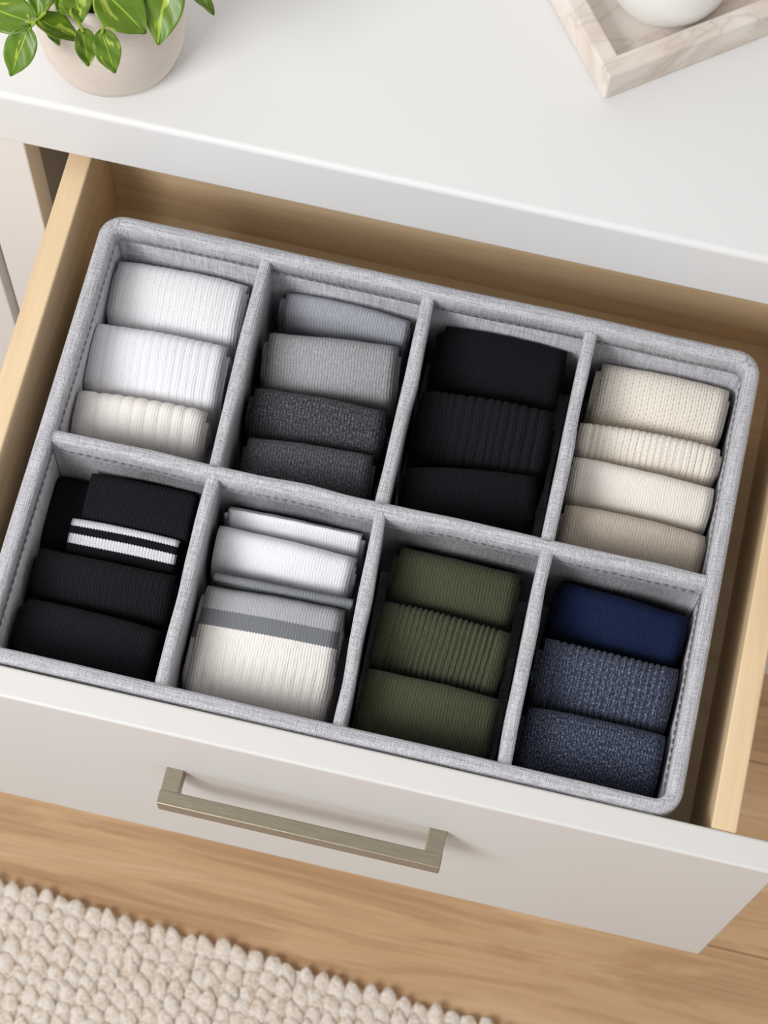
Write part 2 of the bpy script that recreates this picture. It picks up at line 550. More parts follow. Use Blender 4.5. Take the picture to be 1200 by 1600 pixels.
# folded seams in the four corners and at the partition ends
def seam(points, r, parent):
    V, Fc = [], []
    pts = [Vector(p) for p in points]
    for i, p in enumerate(pts):
        d = (pts[min(i + 1, len(pts) - 1)] - pts[max(i - 1, 0)]).normalized()
        a = d.orthogonal().normalized(); b = d.cross(a)
        for k2 in range(6):
            an = 2 * math.pi * k2 / 6
            V.append(p + (a * math.cos(an) + b * math.sin(an)) * r)
    for i in range(len(pts) - 1):
        for k2 in range(6):
            Fc.append((i * 6 + k2, i * 6 + (k2 + 1) % 6, i * 6 + 6 + (k2 + 1) % 6, i * 6 + 6 + k2))
    return mesh_obj('corner_seam', V, Fc, M['linen'], parent)
for sx in (-1, 1):
    for sy in (-1, 1):
        cx = OX0 if sx < 0 else OX1
        cy = OY0 if sy < 0 else OY1
        for (fx, fy) in ((0.0048, 0.0118), (0.0118, 0.0048)):
            x, y = cx - sx * fx, cy - sy * fy
            x2, y2 = cx - sx * 0.0112, cy - sy * 0.0112
            seam([(x, y, ol(-0.0008)), ((x + x2) / 2, (y + y2) / 2, ol(-0.0004)), (x2, y2, ol(-0.006)),
                  (x2, y2, ol(-0.05)), (x2, y2, ol(-0.11))], 0.0013, org)

# ------------------------------------------------------------------ socks
def round_poly(pts, rad, n=6):
    out = []
    m = len(pts)
    for i in range(m):
        p0, p1, p2 = (np.array(pts[(i + k2) % m], float) for k2 in (-1, 0, 1))
        a, b = p0 - p1, p2 - p1
        la, lb = np.linalg.norm(a), np.linalg.norm(b)
        r = min(rad[i], la * 0.49, lb * 0.49)
        A, B = p1 + a / la * r, p1 + b / lb * r
        for j in range(n + 1):
            t = j / n
            out.append((1 - t) ** 2 * A + 2 * t * (1 - t) * p1 + t * t * B)
    return np.array(out)

def resample(poly, m):
    q = np.vstack([poly, poly[:1]])
    s = np.concatenate([[0], np.cumsum(np.linalg.norm(np.diff(q, axis=0), axis=1))])
    t = np.linspace(0, s[-1], m, endpoint=False)
    return np.stack([np.interp(t, s, q[:, k2]) for k2 in range(2)], 1), t, s[-1]

def fold_mesh(name, outline, L, mat, parent, rib=None, arch=0.002, seed=0, shift=0.0, end=0.0078, dish=0.006, nx=150, m=72, wave=0.0008, v0=None, rib_from=None):
    """knitted layer: closed (y,z) outline lofted along x, ends rolled in; ribs are raised geometry"""
    rg = np.random.default_rng(seed)
    end = min(end, 0.24 * float(np.ptp(outline, axis=0).min()))
    dish = min(dish, end * 1.1)
    P, t, T = resample(outline, m)
    cen = P.mean(0)
    tang = np.roll(P, -1, 0) - np.roll(P, 1, 0)
    tang /= np.linalg.norm(tang, axis=1)[:, None]
    nor = np.stack([tang[:, 1], -tang[:, 0]], 1)
    sgn = np.sign(np.sum((P - cen) * nor))
    nor *= sgn
    top = np.clip((P[:, 1] - cen[1]) / (P[:, 1].max() - cen[1]), 0, 1)
    # stations along x: (x, inset)
    st = []
    ne = 5
    st.append((-L / 2 + dish, end * 2.2))
    st.append((-L / 2 + dish * 0.35, end * 1.35))
    for i in range(ne):
        a = math.pi / 2 * i / ne
        st.append((-L / 2 + end * (1 - math.sin(a)), end * (1 - math.cos(math.pi / 2 - a))))
    for i in range(nx + 1):
        st.append((-L / 2 + end + (L - 2 * end) * i / nx, 0))
    left = st[:2 + ne]
    st += [(-x, ins2) for x, ins2 in left[::-1]]
    st = [(x, i2) for x, i2 in st]
    N = len(st)
    # low-frequency rumple field over (x, outline)
    ph = rg.uniform(0, 6.28, 6)
    V = np.zeros((N, m, 3)); UV = np.zeros((N, m, 2))
    rad = np.linalg.norm(P - cen, axis=1)
    for i, (x, ins2) in enumerate(st):
        u = x / L + 0.5
        sc = 1 - ins2 / rad
        Q = cen + (P - cen) * sc[:, None]
        d = wave * 0.5 * (np.sin(5 * u + ph[0] + 60 * t) + 0.5 * np.sin(11 * u + ph[1] - 40 * t) + 0.25 * np.sin(31 * u + ph[2] + 25 * t)) * (0.25 + 0.75 * top)
        if rib:
            pitch, amp, irr = rib
            ux = x + irr * (math.sin(x * 170 + ph[3]) + 0.5 * math.sin(x * 410 + ph[4])) + 0.0006 * np.sin(t * 70 + ph[5])
            rm = 1.0 if rib_from is None else np.clip((t - rib_from) / 0.012, 0, 1)
            d = d + rm * amp * (np.abs(np.cos(math.pi * ux / pitch)) ** 0.7 - 0.6)
        fade = 1.0 if ins2 == 0 else max(0.0, 1 - ins2 / end)
        Q = Q + nor * (d * fade)[:, None]
        ar = arch * (math.sin(math.pi * min(max(u, 0), 1)) - 0.5)
        Q[:, 1] += ar * top
        Q[:, 0] += 0.0005 * math.sin(4 * u + ph[1]) * top
        V[i, :, 0] = x + shift
        V[i, :, 1:] = Q
        UV[i, :, 0] = x + 0.2
        UV[i, :, 1] = t - (v0 if v0 is not None else 0)
    faces = []
    for i in range(N - 1):
        for j in range(m):
            a, b = i * m + j, i * m + (j + 1) % m
            faces.append((a, a + m, b + m, b) if sgn > 0 else (a, b, b + m, a + m))
    faces.append(tuple(range(m)) if sgn > 0 else tuple(range(m))[::-1])
    faces.append(tuple(range((N - 1) * m, N * m))[::-1] if sgn > 0 else tuple(range((N - 1) * m, N * m)))
    return mesh_obj(name, V.reshape(-1, 3), faces, mat, parent, uvs=UV.reshape(-1, 2))

def roll_outline(d, top, zb, drop):
    """standing fold: flat back, crest just behind the front slope; starts at the back-top corner going forward"""
    pts = [(0.0, top - 0.010), (-0.006, top - 0.0005), (-0.45 * d, top - 0.10 * drop), (-d + 0.004, top - 0.62 * drop), (-d, top - drop - 0.012), (-d + 0.001, zb), (-0.001, zb)]
    rad = [0.007, 0.007, 0.02, 0.012, 0.012, 0.006, 0.006]
    return round_poly(pts, rad)

SOCKS = []
def sock(label, group, pl, pr, mat, d, zc=-0.034, rib=None, drop=None, seed=0, zb=None, arch=0.0042, wave=0.0007, L_extra=0.0, inner=True, outline=None, v0=None, cat='sock', rib_from=None):
    A, B = bp(*pl, Z(zc)), bp(*pr, Z(zc))
    c = (A + B) / 2
    L = float(np.linalg.norm((B - A)[:2])) + L_extra
    a = math.atan2(B[1] - A[1], B[0] - A[0])
    base = (ZB + 0.0006 + 0.0062) if zb is None else zb
    root = empty('rolled_socks', (float(c[0]), float(c[1]), Z(base)), a)
    tag(root, label, cat, group)
    top = zc - base
    dr = drop if drop is not None else 0.30 * d + 0.004
    out = roll_outline(d, top, 0.0, dr) if outline is None else outline(d, top)
    out = out + np.array([0.0038, 0.0])      # the edge seen is the rounded crest, not the back plane
    fold_mesh('outer_fold', out, L, mat, root, rib, arch, seed, v0=v0, wave=wave, rib_from=rib_from)
    if inner:
        cen = out.mean(0)
        r = np.linalg.norm(out - cen, axis=1)
        i1 = cen + (out - cen) * (1 - np.minimum(0.0075, r * 0.45) / r)[:, None]
        i1[:, 1] = np.maximum(i1[:, 1], 0.003)
        fold_mesh('inner_fold', i1, L - 0.001 + 0.006, mat, root, rib, arch * 0.5, seed + 500, shift=random.uniform(-0.002, 0.0005), end=0.005, dish=0.007, nx=24, m=48, wave=0.0006)
        i2 = cen + (out - cen) * (1 - np.minimum(0.0145, r * 0.7) / r)[:, None]
        i2[:, 1] = np.maximum(i2[:, 1], 0.008)
        fold_mesh('inner_fold', i2, L + 0.002, mat, root, None, 0, seed + 900, shift=random.uniform(-0.001, 0.001), end=0.004, dish=0.004, nx=12, m=36, wave=0.0005)
    SOCKS.append((root, c, a, L, d))
    return root

def depth_between(pl, pr, ql, qr, zc=-0.034, gap=0.0022, zq=None):
    zq = zc if zq is None else zq
    dl = bp(*pl, Z(zc))[1] - bp(*ql, Z(zq))[1]
    dr = bp(*pr, Z(zc))[1] - bp(*qr, Z(zq))[1]
    return float(0.3 * (dl + dr) / 2 + 0.7 * min(dl, dr)) - gap

K = {}
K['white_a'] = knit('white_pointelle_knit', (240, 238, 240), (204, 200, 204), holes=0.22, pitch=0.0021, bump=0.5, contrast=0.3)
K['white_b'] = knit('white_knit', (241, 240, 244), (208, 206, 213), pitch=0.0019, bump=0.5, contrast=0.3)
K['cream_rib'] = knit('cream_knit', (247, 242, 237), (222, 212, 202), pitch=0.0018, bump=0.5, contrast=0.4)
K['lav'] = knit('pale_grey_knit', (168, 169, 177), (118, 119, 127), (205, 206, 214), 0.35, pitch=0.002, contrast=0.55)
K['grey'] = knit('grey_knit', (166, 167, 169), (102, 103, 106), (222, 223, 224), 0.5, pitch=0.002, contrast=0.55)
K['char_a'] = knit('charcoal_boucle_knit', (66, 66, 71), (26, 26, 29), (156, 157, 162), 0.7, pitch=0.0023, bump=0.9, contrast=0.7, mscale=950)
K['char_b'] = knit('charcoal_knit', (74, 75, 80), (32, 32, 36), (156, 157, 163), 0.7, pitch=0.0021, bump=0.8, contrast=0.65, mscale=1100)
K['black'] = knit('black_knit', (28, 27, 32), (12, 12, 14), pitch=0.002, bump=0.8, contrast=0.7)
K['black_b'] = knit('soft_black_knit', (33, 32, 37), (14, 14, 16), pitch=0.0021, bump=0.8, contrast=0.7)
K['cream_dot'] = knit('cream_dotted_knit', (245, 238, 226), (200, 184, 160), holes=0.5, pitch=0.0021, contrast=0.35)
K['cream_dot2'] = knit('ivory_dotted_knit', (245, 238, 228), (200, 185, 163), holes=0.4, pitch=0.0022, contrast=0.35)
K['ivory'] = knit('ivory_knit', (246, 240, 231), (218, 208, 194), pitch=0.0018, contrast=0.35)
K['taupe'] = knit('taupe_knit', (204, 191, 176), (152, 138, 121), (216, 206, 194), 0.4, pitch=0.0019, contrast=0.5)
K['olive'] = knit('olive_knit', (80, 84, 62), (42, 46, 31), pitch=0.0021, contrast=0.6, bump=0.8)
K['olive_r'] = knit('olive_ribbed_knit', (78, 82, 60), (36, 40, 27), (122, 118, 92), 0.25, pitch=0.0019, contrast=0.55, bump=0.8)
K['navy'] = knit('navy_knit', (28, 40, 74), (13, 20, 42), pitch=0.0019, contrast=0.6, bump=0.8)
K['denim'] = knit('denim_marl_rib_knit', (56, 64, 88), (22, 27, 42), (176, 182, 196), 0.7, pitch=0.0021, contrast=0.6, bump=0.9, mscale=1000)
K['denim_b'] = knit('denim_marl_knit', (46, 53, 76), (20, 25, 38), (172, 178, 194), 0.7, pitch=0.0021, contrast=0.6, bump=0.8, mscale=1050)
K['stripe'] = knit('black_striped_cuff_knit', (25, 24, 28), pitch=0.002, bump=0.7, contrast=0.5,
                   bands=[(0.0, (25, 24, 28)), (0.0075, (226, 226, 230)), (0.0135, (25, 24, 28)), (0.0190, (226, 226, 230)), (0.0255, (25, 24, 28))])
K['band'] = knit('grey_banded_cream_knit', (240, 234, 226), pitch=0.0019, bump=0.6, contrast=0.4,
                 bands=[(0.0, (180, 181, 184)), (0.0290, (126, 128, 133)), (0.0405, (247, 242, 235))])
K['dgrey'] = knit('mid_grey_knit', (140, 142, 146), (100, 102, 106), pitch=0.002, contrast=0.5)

def row(cell, items, last):
    """items: (label, left px, right px, material, kwargs); depth runs to the next item's back edge"""
    for i, (lab, pl, pr, mat, kw) in enumerate(items):
        kw = dict(kw)
        if 'd' in kw: d = kw.pop('d')
        elif i + 1 < len(items): d = depth_between(pl, pr, items[i + 1][1], items[i + 1][2])
        else: d = last
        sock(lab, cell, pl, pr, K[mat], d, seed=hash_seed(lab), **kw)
def hash_seed(s):
    return sum((i + 1) * ord(ch) for i, ch in enumerate(s)) % 9973

row('white socks in the first back compartment', [
    ('white rolled socks with fine dotted lines, against the organizer back wall', (185, 402), (388, 442), 'white_a', dict(rib=(0.0050, 0.0003, 0.0004))),
    ('white softly ribbed rolled socks between the dotted white and the cream ribbed ones', (148, 499), (357, 539), 'white_b', dict(rib=(0.0056, 0.0005, 0.0005))),
    ('cream wide-ribbed rolled socks next to the cross partition, before white ones', (122, 604), (325, 642), 'cream_rib', dict(rib=(0.0088, 0.0010, 0.0003)))], 0.036)
row('grey socks in the second back compartment', [
    ('pale lavender-grey rolled socks at the back of the grey compartment', (449, 451), (644, 497), 'lav', {}),
    ('mid grey fine-knit rolled socks between pale grey and charcoal ones', (420, 515), (625, 538), 'grey', {}),
    ('charcoal nubbly rolled socks behind the other charcoal pair', (398, 602), (605, 638), 'char_a', {}),
    ('charcoal heathered rolled socks next to the cross partition', (387, 679), (584, 709), 'char_b', {})], 0.036)
row('black socks in the third back compartment', [
    ('plain black rolled socks against the organizer back wall', (697, 502), (889, 546), 'black', {}),
    ('black unevenly ribbed rolled socks in the middle of the all-black back compartment', (660, 606), (870, 640), 'black_b', dict(rib=(0.0062, 0.0015, 0.0008))),
    ('plain black rolled socks next to the cross partition behind olive ones', (634, 726), (840, 741), 'black', {})], 0.040)
row('cream socks in the fourth back compartment', [
    ('cream rolled socks with all-over dotted eyelets by the back wall', (943, 561), (1143, 608), 'cream_dot', {}),
    ('ivory narrow-ribbed rolled socks with faint dots, behind plain ivory ones', (907, 654), (1128, 699), 'cream_dot2', dict(rib=(0.0046, 0.0008, 0.0003))),
    ('plain ivory rolled socks between ribbed ivory and taupe ones', (897, 711), (1119, 759), 'ivory', {}),
    ('taupe rolled socks next to the cross partition', (884, 785), (1106, 833), 'taupe', {})], 0.036)
# front compartments
def slab(th, drop):
    def f(d, top):
        pts = [(0.0, top - th * 0.5), (-0.004, top), (-0.55 * d, top - 0.003), (-d, top - drop), (-d - 0.002, top - drop - th), (-0.5 * d, top - th - 0.003), (-0.002, top - th)]
        return round_poly(pts, [0.005, 0.006, 0.02, 0.005, 0.005, 0.02, 0.004])
    return f
E2 = ((59, 855), (275, 899)); E3 = ((40, 931), (251, 986))
EU = ((84, 742), (303, 790))
dE = depth_between(*EU, *E2, zc=-0.0545, zq=-0.034, gap=0.003)
sock('plain black rolled socks underneath the pair with two white stripes', 'black socks in the first front compartment', *EU, K['black'], dE, zc=-0.0545, drop=0.010, seed=301)
ES = ((142, 739), (309, 775))
zsl = -0.0345
es = sock('black folded socks with two white stripes lying on a plain black pair', 'black socks in the first front compartment', *ES, K['black_b'], 0.032, zc=zsl, seed=302, zb=-0.060, inner=False, outline=slab(0.0125, 0.006), arch=0.0015)
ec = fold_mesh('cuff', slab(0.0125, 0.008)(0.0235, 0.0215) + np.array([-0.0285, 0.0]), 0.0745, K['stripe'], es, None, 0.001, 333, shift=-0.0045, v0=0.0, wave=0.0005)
tag(ec, 'black cuff with two white stripes')
sock('black rolled socks between the striped pair and the organizer front', 'black socks in the first front compartment', *E2, K['black_b'], depth_between(*E2, *E3), seed=303, rib=(0.0042, 0.0004, 0.0005))
sock('black rolled socks against the organizer front wall', 'black socks in the first front compartment', *E3, K['black_b'], 0.042, seed=304)
F1 = ((358, 788), (567, 833)); F2 = ((338, 817), (558, 871)); F3 = ((322, 911), (540, 952))
g = 'white and grey-banded socks in the second front compartment'
sock('plain white rolled socks against the cross partition', g, *F1, K['white_b'], depth_between(*F1, *F2), seed=311, drop=0.006)
sock('thick plain white rolled socks behind the grey-banded pair', g, *F2, K['white_b'], depth_between(*F2, *F3, gap=0.0055), seed=312, drop=0.016)
f3 = sock('cream ribbed rolled socks with light and dark grey bands', g, *F3, K['band'], 0.076, seed=313, rib=(0.0068, 0.0007, 0.0004), drop=0.020, v0=0.0, rib_from=0.050)
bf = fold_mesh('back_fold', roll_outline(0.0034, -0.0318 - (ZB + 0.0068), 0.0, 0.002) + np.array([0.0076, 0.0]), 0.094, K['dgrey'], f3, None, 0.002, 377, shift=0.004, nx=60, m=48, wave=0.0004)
g = 'olive socks in the third front compartment'
row(g, [
    ('plain olive green rolled socks against the cross partition', (626, 852), (816, 897), 'olive', {}),
    ('olive green strongly ribbed rolled socks in the middle of the olive compartment', (601, 937), (800, 990), 'olive_r', dict(rib=(0.0039, 0.0019, 0.0003))),
    ('plain olive green rolled socks against the organizer front wall', (575, 1043), (784, 1092), 'olive', {})], 0.042)
row('blue socks in the fourth front compartment', [
    ('plain navy blue rolled socks against the cross partition', (880, 907), (1078, 962), 'navy', {}),
    ('denim blue marled ribbed rolled socks in front of plain navy ones', (852, 997), (1063, 1046), 'denim', dict(rib=(0.0045, 0.0017, 0.0005))),
    ('dark denim blue heathered rolled socks against the organizer front wall', (825, 1103), (1043, 1149), 'denim_b', {})], 0.042)

# soft socks press flat against the partitions they touch
XE = [OX0 + 0.0100] + XD + [OX1 - 0.0100]
for (root, c, a, L, d) in SOCKS:
    ci = max(i for i in range(4) if XE[i] < c[0])
    back = c[1] > YM
    y0, y1 = (YM + 0.0056, OY1 - 0.0102) if back else (OY0 + 0.0102, YM - 0.0056)
    pl_, pr_ = px_div[ci - 1] if ci > 0 else None, px_div[ci] if ci < 3 else None
    def xd(pd):
        q = [bp(*w, Z(-0.003))[0] for w in (pd[:2] if back else pd[2:])]
        return q
    x0 = max(xd(pl_)) + 0.0058 if pl_ else OX0 + 0.0102
    x1 = min(xd(pr_)) - 0.0058 if pr_ else OX1 - 0.0102
    R2 = Matrix.Translation(root.location) @ Matrix.Rotation(a, 4, 'Z')
    Ri = R2.inverted()
    for ch in root.children:
        me = ch.data
        co = np.empty(len(me.vertices) * 3, dtype=np.float32)
        me.vertices.foreach_get('co', co)
        P4 = np.c_[co.reshape(-1, 3), np.ones(len(me.vertices))] @ np.array(R2).T
        P4[:, 0] = np.clip(P4[:, 0], x0, x1)
        P4[:, 1] = np.clip(P4[:, 1], y0, y1)
        P4[:, 2] = np.maximum(P4[:, 2], Z(OB + 0.0050))
        P4 = P4 @ np.array(Ri).T
        me.vertices.foreach_set('co', np.ascontiguousarray(P4[:, :3], dtype=np.float32).ravel())
        me.update()

# ------------------------------------------------------------------ potted plant
def lathe(name, prof, mat, parent, n=64):
    V, Fc = [], []
    m = len(prof)
    for i in range(n):
        a = 2 * math.pi * i / n
        for (r, z) in prof:
            V.append((r * math.cos(a), r * math.sin(a), z))
    for i in range(n):
        for j in range(m - 1):
            a, b = i * m + j, ((i + 1) % n) * m + j
            Fc.append((a, b, b + 1, a + 1))
    return mesh_obj(name, V, Fc, mat, parent)

def stoneware():
    t = NT('beige_stoneware')
    oc = t.n('ShaderNodeTexCoord').outputs['Object']
    n = t.noise(t.mapping(oc, (1, 1, 6)), 90, 4, 0.7)
    n2 = t.noise(oc, 700, 2, 0.6)
    c = t.ramp(n, [(0.3, s2l((222, 209, 196))), (0.7, s2l((233, 222, 211)))])
    c = t.mix(t.math('MULTIPLY', n2, 0.15), c, s2l((190, 176, 164)))
    t.l(c, t.b.inputs['Base Color'])
    t.set(Roughness=0.75)
    t.bump(t.math('ADD', n, n2), 0.15, 0.0006)
    return t.m
def soil():
    t = NT('dark_soil')
    oc = t.n('ShaderNodeTexCoord').outputs['Object']
    n = t.noise(oc, 260, 4, 0.7)
    t.l(t.ramp(n, [(0.3, s2l((18, 14, 11))), (0.75, s2l((52, 42, 34)))]), t.b.inputs['Base Color'])
    t.set(Roughness=1.0)
    t.bump(n, 1.0, 0.004)
    return t.m
def leaf_mat():
    t = NT('variegated_leaf')
    uv = t.n('ShaderNodeTexCoord').outputs['UV']
    rnd = t.n('ShaderNodeObjectInfo').outputs['Random']
    sep = t.n('ShaderNodeSeparateXYZ'); t.l(uv, sep.inputs[0])
    u, v = sep.outputs[0], sep.outputs[1]          # u across -1..1 (0 = midrib), v along 0..1
    cb = t.n('ShaderNodeCombineXYZ')
    t.l(t.math('MULTIPLY_ADD', rnd, 17.0, u), cb.inputs[0])
    t.l(t.math('MULTIPLY', v, 0.9), cb.inputs[1])
    t.l(t.math('MULTIPLY', rnd, 9.0), cb.inputs[2])
    n = t.noise(cb.outputs[0], 1.9, 3, 0.5, 0.6)
    au = t.math('ABSOLUTE', u)
    pat = t.ramp(t.math('SUBTRACT', n, t.math('MULTIPLY', au, 0.08)), [(0.575, 0.0), (0.61, 1.0)])
    veins = t.math('SINE', t.math('MULTIPLY', t.math('SUBTRACT', v, t.math('MULTIPLY', au, 0.35)), 55.0))
    g = t.mix(n, s2l((66, 98, 8)), s2l((112, 144, 30)))
    g = t.mix(t.math('MULTIPLY', t.math('MAXIMUM', veins, 0.0), 0.08), g, s2l((110, 150, 46)))
    c = t.mix(t.math('MULTIPLY', pat, 0.85), g, s2l((176, 190, 78)))
    rib = t.ramp(au, [(0.018, 0.8), (0.05, 0.0)])
    c = t.mix(rib, c, s2l((170, 196, 66)))
    t.l(c, t.b.inputs['Base Color'])
    t.set(Roughness=0.38)
    t.b.inputs['Transmission Weight'].default_value = 0.0
    t.bump(t.math('ADD', t.math('MULTIPLY', veins, 0.12), n), 0.12, 0.001)
    return t.m
def stem_mat():
    t = NT('green_stem')
    oc = t.n('ShaderNodeTexCoord').outputs['Object']
    n = t.noise(oc, 120, 2)
    t.l(t.ramp(n, [(0.3, s2l((120, 148, 30))), (0.7, s2l((156, 172, 52)))]), t.b.inputs['Base Color'])
    t.set(Roughness=0.45)
    return t.m
M['pot'], M['soil'], M['leaf'], M['stem'] = stoneware(), soil(), leaf_mat(), stem_mat()
PC = np.array([-0.2375, 0.2440, Z(ZT) + 0.0004])
PH = 0.112
plant = empty('potted_plant', tuple(PC))
tag(plant, 'variegated trailing plant in a beige stoneware pot on the dresser', 'potted plant')
lathe('pot', [(0.0, 0.0), (0.030, 0.0), (0.037, 0.0012), (0.0440, 0.006), (0.0472, 0.016), (0.0502, 0.050), (0.0518, PH - 0.002), (0.0511, PH), (0.0480, PH), (0.0472, PH - 0.003), (0.0465, PH - 0.016), (0.0, PH - 0.016)], M['pot'], plant, 80)
lathe('soil', [(0.0, PH - 0.009), (0.02, PH - 0.0095), (0.0464, PH - 0.0115), (0.0464, PH - 0.0155)], M['soil'], plant, 40)

def leaf(base, tip, width, fold=0.25, curl=0.15, side=None, parent=plant, roll=0.0):
    """ovate pointed leaf from base to tip (world points)"""
    b, tp = np.array(base, float), np.array(tip, float)
    L = np.linalg.norm(tp - b)
    d = (tp - b) / L
    view = CP - (b + tp) / 2
    view = view / np.linalg.norm(view)
    nrm = view * 0.8 + np.array([0, 0, 0.5])
    nrm -= d * nrm.dot(d); nrm /= np.linalg.norm(nrm)
    sd = np.cross(d, nrm)
    if roll:
        sd, nrm = sd * math.cos(roll) + nrm * math.sin(roll), nrm * math.cos(roll) - sd * math.sin(roll)
    nl, nw = 22, 12
    V, UV, Fc = [], [], []
    for i in range(nl + 1):
        t = i / nl
        w = (math.sin(math.pi * min(1, t * 1.0) ** 0.72) ** 0.78) if 0 < t < 1 else 0
        if t > 0.8: w *= 1 - ((t - 0.8) / 0.2) ** 1.4 * 0.25
        w = w * width / 2
        for j in range(nw + 1):
            s = j / nw * 2 - 1
            x = s * w
            z = fold * abs(s) ** 1.4 * w - curl * L * (t - 0.35) ** 2 + 0.0006 * math.sin(t * 14 + s * 5)
            back = 0.07 * L * abs(s) ** 2 * (1 - t) ** 3
            V.append(b + d * (t * L - back) + sd * x + nrm * (z + curl * L * 0.35 ** 2 * (1 - t)))
            UV.append((s, t))
    for i in range(nl):
        for j in range(nw):
            a = i * (nw + 1) + j
            Fc.append((a, a + 1, a + nw + 2, a + nw + 1))
    V = np.array(V) - np.array([PC[0], PC[1], PC[2]])
    o = mesh_obj('leaf', V, Fc, M['leaf'], parent, uvs=UV)
    sm = o.modifiers.new('thick', 'SOLIDIFY'); sm.thickness = 0.0004
    return o
def stem(pts, r=0.0011):
    pts = [np.array(p, float) for p in pts]
    # Catmull-Rom
    P = [pts[0]] + pts + [pts[-1]]
    out = []
    for i in range(1, len(P) - 2):
        for k2 in range(8):
            t = k2 / 8
            p0, p1, p2, p3 = P[i - 1:i + 3]
            out.append(0.5 * (2 * p1 + (p2 - p0) * t + (2 * p0 - 5 * p1 + 4 * p2 - p3) * t * t + (3 * p1 - p0 - 3 * p2 + p3) * t ** 3))
    out.append(pts[-1])
    V, Fc = [], []
    for i, p in enumerate(out):
        d = Vector(out[min(i + 1, len(out) - 1)] - out[max(i - 1, 0)]).normalized()
        a = d.orthogonal().normalized(); b = d.cross(a)
        for k2 in range(8):
            an = 2 * math.pi * k2 / 8
            V.append(Vector(p - PC) + (a * math.cos(an) + b * math.sin(an)) * r)
    for i in range(len(out) - 1):
        for k2 in range(8):
            Fc.append((i * 8 + k2, i * 8 + (k2 + 1) % 8, i * 8 + 8 + (k2 + 1) % 8, i * 8 + 8 + k2))
    return mesh_obj('stem', V, Fc, M['stem'], plant)

ZP = PC[2]
def pp(px, py, h): return bp(px, py, ZP + h + 0.014)
# leaves seen in the photograph: base pixel, its height, tip pixel, its height, width in px
LV = [((47, 35), 0.100, (-42, 2), 0.090, 60, 0.15, 0.0),
      ((44, 46), 0.098, (15, 120), 0.074, 47, 0.22, 0.0),
      ((66, -42), 0.125, (57, 29), 0.112, 36, 0.3, 0.0),
      ((60, 31), 0.104, (125, 61), 0.096, 46, 0.3, 0.5),
      ((72, 34), 0.097, (94, 71), 0.084, 22, 0.3, 0.4),
      ((112, -30), 0.130, (127, 36), 0.112, 48, 0.25, 0.0),
      ((128, 47), 0.103, (139, 104), 0.086, 34, 0.35, 0.3),
      ((159, 50), 0.101, (180, 115), 0.084, 40, 0.2, 0.0),
      ((158, -18), 0.130, (229, 52), 0.112, 72, 0.2, 0.0),
      ((262, -40), 0.128, (247, 71), 0.104, 60, 0.2, 0.0),
      ((290, -32), 0.118, (337, 22), 0.100, 34, 0.3, 0.6),
      ((92, 14), 0.118, (140, -18), 0.118, 40, 0.2, 0.0),
      ((20, -20), 0.130, (60, -80), 0.135, 60, 0.2, 0.0),
      ((150, -40), 0.150, (110, -110), 0.150, 62, 0.2, 0.0),
      ((210, -40), 0.150, (215, -130), 0.150, 64, 0.2, 0.0),
      ((180, -60), 0.160, (250, -120), 0.165, 60, 0.2, 0.0),
      ((60, -70), 0.150, (0, -130), 0.140, 60, 0.2, 0.0)]
for (b, hb, tp, ht, w, fold, roll) in LV:
    leaf(pp(*b, hb), pp(*tp, ht), w / 2400, fold, 0.12, roll=roll)
soil_c = PC + np.array([0, 0.004, PH - 0.010])
ST = [[soil_c + (-0.01, 0, 0), pp(78, 8, 0.118), pp(56, 33, 0.103), pp(44, 47, 0.098)],
      [pp(56, 33, 0.103), pp(52, 34, 0.102), pp(46, 35, 0.100)],
      [pp(57, 32, 0.103), pp(66, 38, 0.101), pp(84, 45, 0.098)],
      [soil_c + (0.0, -0.01, 0), pp(112, 10, 0.118), pp(122, 34, 0.108), pp(130, 49, 0.103)],
      [soil_c + (0.004, -0.01, 0), pp(168, 10, 0.118), pp(162, 40, 0.106), pp(159, 52, 0.101)],
      [soil_c + (0.01, 0.0, 0), pp(150, -40, 0.128), pp(157, -18, 0.130)],
      [soil_c + (0.02, 0.0, 0), pp(255, -70, 0.132), pp(262, -38, 0.128)],
      [soil_c + (0.03, 0.01, 0), pp(270, -50, 0.125), pp(291, -31, 0.118)],
      [soil_c + (-0.005, 0.01, 0), pp(75, -60, 0.13), pp(66, -42, 0.125)],
      [soil_c + (0.0, 0.005, 0), pp(110, -50, 0.135), pp(112, -30, 0.130)],
      [soil_c + (0.0, 0.01, 0), pp(160, -40, 0.15), pp(150, -42, 0.15)],
      [soil_c + (0.01, 0.01, 0), pp(205, -30, 0.14), pp(210, -42, 0.15)],
      [soil_c + (0.0, 0.01, 0), pp(175, -45, 0.15), pp(180, -61, 0.16)],
      [soil_c + (-0.01, 0.005, 0), pp(80, -50, 0.14), pp(61, -69, 0.15)],
      [soil_c + (-0.015, 0.0, 0), pp(50, -10, 0.12), pp(22, -22, 0.13)]]
# the rest of the crown, rising above the photograph's upper edge
for q in range(13):
    an = math.radians(-20 + q * 20.5 + random.uniform(-7, 7))
    r1_ = random.uniform(0.018, 0.040)
    hz = PH + random.uniform(0.030, 0.085)
    bs = PC + np.array([r1_ * math.cos(an), r1_ * math.sin(an), hz])
    ln_ = random.uniform(0.034, 0.046)
    tp_ = bs + np.array([ln_ * math.cos(an), ln_ * math.sin(an), -random.uniform(0.002, 0.016)])
    leaf(bs, tp_, ln_ * 0.72, 0.2, 0.12)
    ST.append([soil_c + np.array([0.4 * r1_ * math.cos(an), 0.4 * r1_ * math.sin(an), 0]), (soil_c + bs) / 2 + np.array([0, 0, 0.012]), bs])
for s_ in ST: stem(s_)

